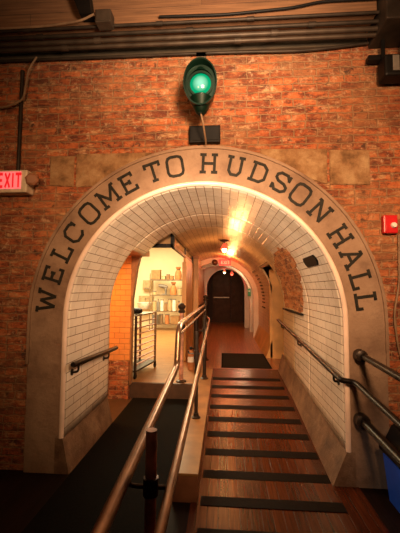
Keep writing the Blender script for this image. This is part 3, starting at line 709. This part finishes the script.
# EXIT sign left
s = thing('exit_sign', 'red and white lit EXIT sign on the brick, left of the arch', 'exit sign', (-1.70, -.09, 2.48))
obj('casing', box(B(), -.26, .185, -.03, .085, -.105, .095, bev=.01), 'white_plastic', s)
obj('face', box(B(), -.25, .135, -.036, -.028, -.075, .08, bev=.003), 'exit_face', s)
xx = -.075
for ch in 'EXIT':
    w = LET[ch][0] * .13 * .52; o = obj('letter', letter_bm(ch, .125, .20, .003, True), 'exit_letter', s); o.location = (xx + w / 2, -.0362, 0.0); o.scale = (.52, 1, 1); xx += w + .012
obj('battery_lamp', lathe(B(), [(0, 0), (.05, 0), (.058, .015), (.058, .05), (.04, .06), (0, .06)], (.215, .02, .01), (.25, -1, 0), n=6), 'plinth', s)
obj('lamp_neck', tube(B(), [(.18, .03, .01), (.262, .0, .0)], .022, n=10), 'white_plastic', s, smooth=True)
# fire alarm right
fa = thing('fire_alarm', 'red fire alarm strobe on the brick, right of the arch', 'fire alarm', (1.545, 0, 2.09))
obj('casing', box(B(), -.056, .056, -.05, -.001, -.075, .075, bev=.008), 'red', fa)
obj('strobe', lathe(B(), [(0, .025), (.018, .02), (.024, .008), (.024, 0), (0, 0)], (.022, -.05, -.01), (0, -1, 0)), 'white_lens', fa, smooth=True)
obj('raised_panel', box(B(), -.045, -.02, -.056, -.049, -.06, .06, bev=.002), 'red', fa)
# flood light, top right
fl = thing('flood_light', 'black flood light hanging high on the brick at the right', 'flood light', (1.572, -.14, 3.36))
fl.scale = (.85, .85, .85)
bm = B(); box(bm, -.12, .12, -.06, .10, -.11, .10, bev=.02); obj('housing', bm, 'black', fl)
obj('lens', box(B(), -.05, .01, -.068, -.058, -.07, .08, bev=.004), 'grey_dark', fl)
for xs_ in (-.11, .075): obj('strap', box(B(), xs_, xs_ + .035, .02, .04, .08, .30), 'black', fl)
obj('arm', box(B(), -.22, .12, .05, .12, .12, .17, bev=.004), 'black', fl)
# conduit + cables on the wall
tag(obj('conduit', tube(B(), [(-1.66, -.022, 3.54), (-1.66, -.022, 2.59)], .016, n=10), 'pipe_dark', smooth=True), 'thin dark vertical conduit down to the EXIT sign', 'conduit')
tag(obj('cable', tube(B(), arc_path([(-1.50, -.07, 3.63), (-1.58, -.06, 3.52), (-1.62, -.055, 3.24), (-1.78, -.055, 3.18), (-2.3, -.055, 3.18)], .05), .009, n=8), 'cable_tan', smooth=True), 'thin tan cable bending down the brick at upper left', 'cable')
tag(obj('cable', tube(B(), arc_path([(1.62, -.02, 2.01), (1.61, -.02, 1.6), (1.56, -.02, 1.35), (1.585, -.02, 1.1), (1.62, -.02, .95)], .08), .009, n=8), 'cable_tan', smooth=True), 'thin pale cable on the brick below the fire alarm', 'cable')
tag(obj('cable', tube(B(), arc_path([(-.88, -.31, 3.80), (-1.0, -.30, 3.755), (-1.3, -.275, 3.745), (-2.6, -.275, 3.74)], .08), .009, n=8), 'cable_tan', smooth=True), 'tan cable lying along the topmost left pipe', 'cable')
# ---------------------------------------------------------------- overhead pipes
def pipe(y, z0, z1, r, mat, label, x0=-3.2, x1=1.42, pts=None, coup=()):
    p = thing('overhead_pipe', label, 'pipe', ((x0 + x1) / 2, y, z0)); cx = (x0 + x1) / 2
    path = pts or [(x0, y, z0), (x1, y, z1)]
    path = [(a - cx, b_ - y, c - z0) for a, b_, c in path]
    obj('run', tube(B(), path if not pts else arc_path(path, .12), r, n=14), mat, p, smooth=True)
    for c in coup:
        t = (c - x0) / (x1 - x0); z = (z1 - z0) * t
        obj('coupling', lathe(B(), [(r, -.03), (r * 1.35, -.028), (r * 1.35, .028), (r, .03)], (c - cx, 0, z), (1, 0, 0)), mat, p, smooth=True)
pipe(-.15, 3.645, 3.635, .017, 'pipe', 'thin brown pipe lowest of the overhead pipe bundle', coup=(-1.2, .3))
pipe(-.18, 3.675, 3.665, .019, 'pipe', 'brown pipe second lowest in the overhead pipe bundle', coup=(-.9, .6))
pipe(-.20, 3.715, 3.71, .016, 'pipe_dark', 'dark pipe third up in the overhead pipe bundle', coup=(-1.4, -.1, .9))
pipe(-.245, 3.74, 3.75, .013, 'pipe_dark', 'thin dark topmost pipe under the timber beam, with clamps', coup=(-1.5, -.35, .4), x0=-3.2, x1=1.41)
pipe(-.04, 3.56, 3.56, .012, 'pipe_dark', 'thin black cable run dipping along the top of the brick', pts=[(-3.2, -.04, 3.63), (.2, -.04, 3.62), (.85, -.04, 3.605), (1.1, -.04, 3.62), (1.41, -.04, 3.65)])
pipe(-.28, 3.79, 3.79, .011, 'black', 'black sagging cable across the beam at right', pts=[(-.35, -.25, 3.80), (.2, -.25, 3.79), (.75, -.25, 3.82), (.95, -.25, 3.86), (1.41, -.25, 3.86)])
tag(obj('cable_tray', box(B(), -3.2, 1.41, -.022, -.002, 3.65, 3.735), 'grime'), 'dark sooty steel channel on the wall behind the pipes', 'cable tray')
tag(obj('wooden_beam', box(B(), -4.3, 1.41, -.22, -.0, 3.765, 4.28, bev=.008), 'beam_wood'), 'heavy brown timber beam above the overhead pipes', 'beam')
jb = thing('junction_box', 'grey brown square junction box on the timber beam', 'junction box', (-.80, -.28, 3.77))
obj('casing', box(B(), -.065, .065, -.05, .05, -.055, .055, bev=.006), 'pipe', jb)
obj('cover', box(B(), -.055, .055, -.056, -.05, -.045, .045, bev=.003), 'pipe', jb)
bm = B(); hexa(bm, [(-1.00, -.32, 3.80), (-.90, -.32, 3.80), (-.90, -.23, 3.80), (-1.00, -.23, 3.80), (-1.20, -.32, 4.3), (-.98, -.32, 4.3), (-.98, -.23, 4.3), (-1.20, -.23, 4.3)])
tag(obj('ceiling_bracket', bm, 'black'), 'black iron bracket dropping from the ceiling to the pipes', 'bracket')
tag(obj('duct_box', box(B(), 1.42, 2.2, -.34, -.005, 3.62, 4.25, bev=.01), 'pipe_dark'), 'dark steel box at upper right where the pipes end', 'duct box')

# ---------------------------------------------------------------- kitchen
struct('wall_kitchen_back', box(B(), -5, -.6, 8.8, 8.9, .2, 3.3), 'cream')
struct('wall_kitchen_left', box(B(), -5.1, -5, 2, 8.9, .2, 3.3), 'cream')
struct('wall_kitchen_right', box(B(), -.66, -.63, 5.0, 8.9, .2, 3.3), 'cream')
RX0, RX1, RY = -2.2, -1.12, 8.2
rk = thing('shelving_rack', 'tall wire shelving rack against the kitchen back wall', 'shelf rack', ((RX0 + RX1) / 2, RY, .2)); hw = (RX1 - RX0) / 2
for sx in (-1, 1):
    for syy in (-.22, .22): obj('upright', tube(B(), [(sx * hw, syy, 0), (sx * hw, syy, 1.85)], .016, n=8), 'steel', rk, smooth=True)
SZ = [.40, .82, 1.34, 1.84]
for z in SZ:
    bm = B(); box(bm, -hw, hw, -.23, -.21, z - .22, z - .19); box(bm, -hw, hw, .21, .23, z - .22, z - .19)
    for k in range(13): x = -hw + 2 * hw * k / 12; box(bm, x - .01, x + .01, -.22, .22, z - .205, z - .195)
    obj('shelf', bm, 'steel', rk)
def cyl(r, h, neck=0): 
    return [(0, 0), (r, 0), (r, h * (.75 if neck else 1)), (neck or r * .98, h * (.88 if neck else 1)), (neck or r * .9, h), (0, h)]
def item(kind, px0, px1, si, h, mat, label, cat, name, lid=None, group='goods on the kitchen rack', yy=-.08):
    x0 = .185 + (px0 - 222) * .03255; x1 = .185 + (px1 - 222) * .03255; x = (x0 + x1) / 2; w = (x1 - x0)
    t = thing(name, label, cat, (x, RY + yy, SZ[si] + .0 + .006), group)
    t.location.z = SZ[si] + .006
    if kind == 'box':
        obj('body', box(B(), -w / 2, w / 2, -.12, .12, 0, h, bev=.01), mat, t)
        obj('lid', box(B(), -w / 2 - .008, w / 2 + .008, -.128, .128, h, h + .025, bev=.004), lid or mat, t)
    elif kind == 'jar':
        obj('body', lathe(B(), cyl(w / 2, h), n=16), mat, t, smooth=True)
        obj('lid', lathe(B(), [(0, h), (w / 2 * 1.04, h), (w / 2 * 1.04, h + .03), (0, h + .03)], n=16), lid or 'grey_dark', t, smooth=True)
    elif kind == 'bottle':
        obj('body', lathe(B(), cyl(w / 2, h, w * .16), n=16), mat, t, smooth=True)
        obj('cap', lathe(B(), [(0, h), (w * .19, h), (w * .19, h + .03), (0, h + .03)], n=12), lid or 'grey_dark', t, smooth=True)
    elif kind == 'sack':
        obj('body', lathe(B(), [(0, 0), (w * .48, .0), (w * .52, h * .3), (w * .44, h * .6), (w * .3, h * .72), (w * .2, h * .78), (w * .42, h * .96), (w * .3, h), (0, h * .94)], n=12), mat, t, smooth=True)
        obj('tie', lathe(B(), [(w * .2, h * .75), (w * .26, h * .76), (w * .26, h * .81), (w * .2, h * .82)], n=12), 'grime', t, smooth=True)
    return t
# items sit on shelf surface: shelf wire top is z-0.195+0.2
SZ = [z + .003 - .001 for z in SZ]
t = item('box', 149.5, 158.5, 3, .30, 'brown_card', 'woven brown crate tilted on top of the rack, far left', 'crate', 'crate', 'beige'); 
item('box', 160, 163.5, 3, .10, 'beige', 'low pale box on the rack top beside the brown crate', 'box', 'storage_box')
item('jar', 164.3, 168, 3, .15, 'brown_card', 'short brown tub on the rack top, in the middle', 'tub', 'tub')
item('box', 168.8, 171.5, 3, .10, 'terracotta', 'small orange box on the rack top left of the sack', 'box', 'storage_box')
item('sack', 173, 180, 3, .42, 'terracotta', 'tall tied orange sack on the rack top at right', 'sack', 'sack')
mx = thing('stand_mixer', 'dark grey stand mixer on the second shelf of the rack', 'mixer', (.185 + (161.5 - 222) * .03255, RY - .06, SZ[2] + .006), 'goods on the kitchen rack')
obj('base', box(B(), -.05, .12, -.09, .09, 0, .03, bev=.008), 'grey_dark', mx)
obj('column', box(B(), .05, .11, -.05, .05, .03, .22, bev=.015), 'grey_dark', mx)
obj('head', tube(B(), [(-.16, 0, .30), (-.12, 0, .30), (.06, 0, .26), (.13, 0, .24)], [.045, .06, .065, .04], n=14), 'grey_dark', mx, smooth=True)
item('jar', 150, 154.5, 2, .10, 'beige', 'low beige tub on the second shelf at left', 'tub', 'tub')
item('sack', 168.5, 175, 2, .42, 'terracotta', 'tall orange sack on the second shelf right of the mixer', 'sack', 'sack')
item('jar', 176.3, 180, 2, .20, 'beige', 'beige canister on the second shelf at far right', 'canister', 'canister')
for a, b_, hh, kd, mt_, lb in ((150.5, 154.3, .30, 'jar', 'beige', 'leftmost'), (155, 157.8, .36, 'bottle', 'grey_dark', 'second from left'), (158.6, 162, .34, 'jar', 'white_lens', 'third from left'), (162.8, 165.8, .24, 'jar', 'brown_card', 'fourth from left'), (166.6, 170, .36, 'jar', 'beige', 'fifth from left'), (170.8, 174.6, .36, 'jar', 'white_lens', 'sixth from left'), (175.5, 179.5, .30, 'bottle', 'brown_card', 'rightmost')):
    item(kd, a, b_, 1, hh, mt_, ('bottle' if kd == 'bottle' else 'canister') + ' in the row on the third rack shelf, ' + lb, 'bottle' if kd == 'bottle' else 'canister', 'bottle' if kd == 'bottle' else 'canister')
item('box', 151, 156.5, 0, .26, 'grey_dark', 'dark box on the bottom rack shelf at left', 'box', 'storage_box')
item('jar', 157.5, 161.5, 0, .28, 'steel', 'steel pot on the bottom rack shelf beside dark box', 'pot', 'cooking_pot')
item('jar', 163.5, 168, 0, .28, 'terracotta', 'orange tub on the bottom rack shelf, middle', 'tub', 'tub')
item('box', 169.5, 178, 0, .24, 'brown_card', 'brown carton on the bottom rack shelf at right', 'box', 'storage_box')
pd = thing('paper_towel_dispenser', 'beige towel dispenser on the kitchen wall above the sink', 'dispenser', (-2.44, 8.8, 1.52))
obj('casing', box(B(), -.15, .15, -.20, 0, 0, .32, bev=.02), 'beige', pd); obj('slot', box(B(), -.1, .1, -.205, -.198, .03, .06), 'grey_dark', pd)
sk = thing('hand_sink', 'white wall hung sink left of the shelving rack', 'sink', (-2.5, 8.8, .85))
bm = B(); lathe(bm, [(0, 0), (.14, 0), (.22, .12), (.24, .22), (.22, .23), (.19, .12), (0, .06)], (0, -.26, 0), sx=1.05); obj('basin', bm, 'white_lens', sk, smooth=True)
obj('splashback', box(B(), -.27, .27, -.03, 0, .15, .45, bev=.01), 'beige', sk)
obj('tap', tube(B(), arc_path([(0, -.03, .34), (0, -.12, .36), (0, -.18, .36), (0, -.18, .28)], .04), .012, n=8), 'steel', sk, smooth=True)
# bakery tray trolley at the left edge of the opening
tc_ = thing('tray_trolley', 'metal tray trolley on castors at the left of the kitchen opening', 'trolley', (-1.2, 2.6, .2), rz=math.radians(-10))
for sx in (-.14, .14):
    for syy in (-.40, .40):
        u_ = obj('upright', box(B(), sx - .016, sx + .016, syy - .016, syy + .016, .1, .93, bev=.003), 'steel' if syy > 0 else 'dark_iron', tc_)
        c_ = obj('castor', lathe(B(), [(0, -.014), (.036, -.014), (.04, -.01), (.04, .01), (.036, .014), (0, .014)], (sx, syy, .04), (1, 0, 0), n=16), 'black', tc_, smooth=True)
        obj('fork', box(B(), sx - .02, sx + .02, syy - .01, syy + .01, .055, .105), 'dark_iron', c_)
for k in range(8):
    z = .20 + k * .09
    for sx in (-.135, .135): obj('tray_slide', box(B(), sx - .02, sx + .02, -.40, .40, z, z + .010), 'rail_rust', tc_)
bm = B(); box(bm, -.155, .155, -.415, .415, .93, .95, bev=.004); obj('top_frame', bm, 'steel', tc_)
bm = B(); box(bm, -.155, .155, -.415, .415, .10, .125); obj('bottom_frame', bm, 'dark_iron', tc_)
bag = thing('black_bag', 'crumpled black bag lying on top of the tray trolley', 'bag', (-1.2, 2.45, 1.155))
bm = B(); bmesh.ops.create_icosphere(bm, subdivisions=3, radius=.09)
random.seed(3)
for v in bm.verts: v.co = Vector((v.co.x * 1.1, v.co.y * 1.4, max(-.035, v.co.z * .6))) * (1 + random.uniform(-.1, .1))
bmesh.ops.translate(bm, vec=(0, 0, .04), verts=bm.verts); obj('body', bm, 'black', bag, smooth=True)

# ---------------------------------------------------------------- lights
W = bpy.data.worlds.new('World'); sc.world = W; W.use_nodes = True
W.node_tree.nodes['Background'].inputs[0].default_value = (.9, .55, .35, 1); W.node_tree.nodes['Background'].inputs[1].default_value = .02
warm = (1, .66, .38)
light('SPOT', (.8, -2.9, 2.7), 680, (1, .57, .29), .25, 'hall_spot', (.55, 0, 2.3), 86, 1.0)
light('SPOT', (-.9, -2.9, 2.6), 130, (1, .55, .25), .25, 'hall_spot', (-.9, 0, 2.1), 90, 1.0)
light('SPOT', (-.15, -1.6, 2.3), 300, (1, .66, .40), .12, 'hall_spot', (.08, .6, 1.75), 66, .9)
light('SPOT', (-.4, -3.0, 2.0), 45, (1, .9, .8), .1, 'bin_fill', (1.65, -.3, .25), 20, .8)  # unseen narrow fill light, added so the blue bin reads
light('SPOT', (.3, -1.6, 3.0), 260, (1, .7, .45), .2, 'pipe_spot', (.1, 0, 4.3), 110, 1.0)
light('POINT', (.2, 3.1, 2.05), 15, (1, .40, .11), .06, 'pendant_glow')
light('POINT', (.1, 1.3, 1.9), 3, (1, .42, .12), .06, 'vault_glow')  # added light floating in mid-air under the near vault, no fixture
light('POINT', (.3, 5.6, 2.25), 24, (1, .40, .12), .08, 'vault_glow')
light('POINT', (.75, 7.4, 2.1), 18, (1, .70, .42), .08, 'vault_glow')
light('POINT', (.22, 9.8, 2.0), 3.0, (1, .7, .35), .05, 'far_glow')
light('POINT', (.75, 8.9, 2.15), 10, (1, .03, .05), .05, 'red_glow')
light('POINT', (.3, 6.3, 2.3), 6, (1, .05, .03), .05, 'red_glow')
light('POINT', (.05, .34, 1.5), 20, (1, .76, .52), .12, 'arch_fill')  # unseen point light added inside the arch to brighten its tiles
light('AREA', (-1.9, 1.40, 2.0), 44, (1, .42, .10), .5, 'passage_lamp', (-2.0, 1.45, 0))
light('AREA', (-2.2, 6.0, 3.25), 380, (1, .80, .46), 2.0, 'kitchen_lamp', (-2.2, 6.0, 0))
light('POINT', (0, -.6, 3.2), .5, (.1, 1, .5), .08, 'signal_glow')

# ---------------------------------------------------------------- camera
f, yaw, pitch, roll, D, cx, hh = 337, .0699, .0661, .0066, 2.869, .185, 1.553
fw = Vector((-math.sin(yaw) * math.cos(pitch), math.cos(yaw) * math.cos(pitch), math.sin(pitch)))
r = Vector((math.cos(yaw), math.sin(yaw), 0)); u = r.cross(fw)
r2 = math.cos(roll) * r + math.sin(roll) * u; u2 = -math.sin(roll) * r + math.cos(roll) * u
cd = bpy.data.cameras.new('camera'); cam = bpy.data.objects.new('camera', cd); C.objects.link(cam)
cd.sensor_fit = 'HORIZONTAL'; cd.sensor_width = 36; cd.lens = f / 400 * 36; cd.clip_start = .02
mw = Matrix((r2, u2, -fw)).transposed().to_4x4(); mw.translation = Vector((cx, -D, hh)); cam.matrix_world = mw
sc.camera = cam
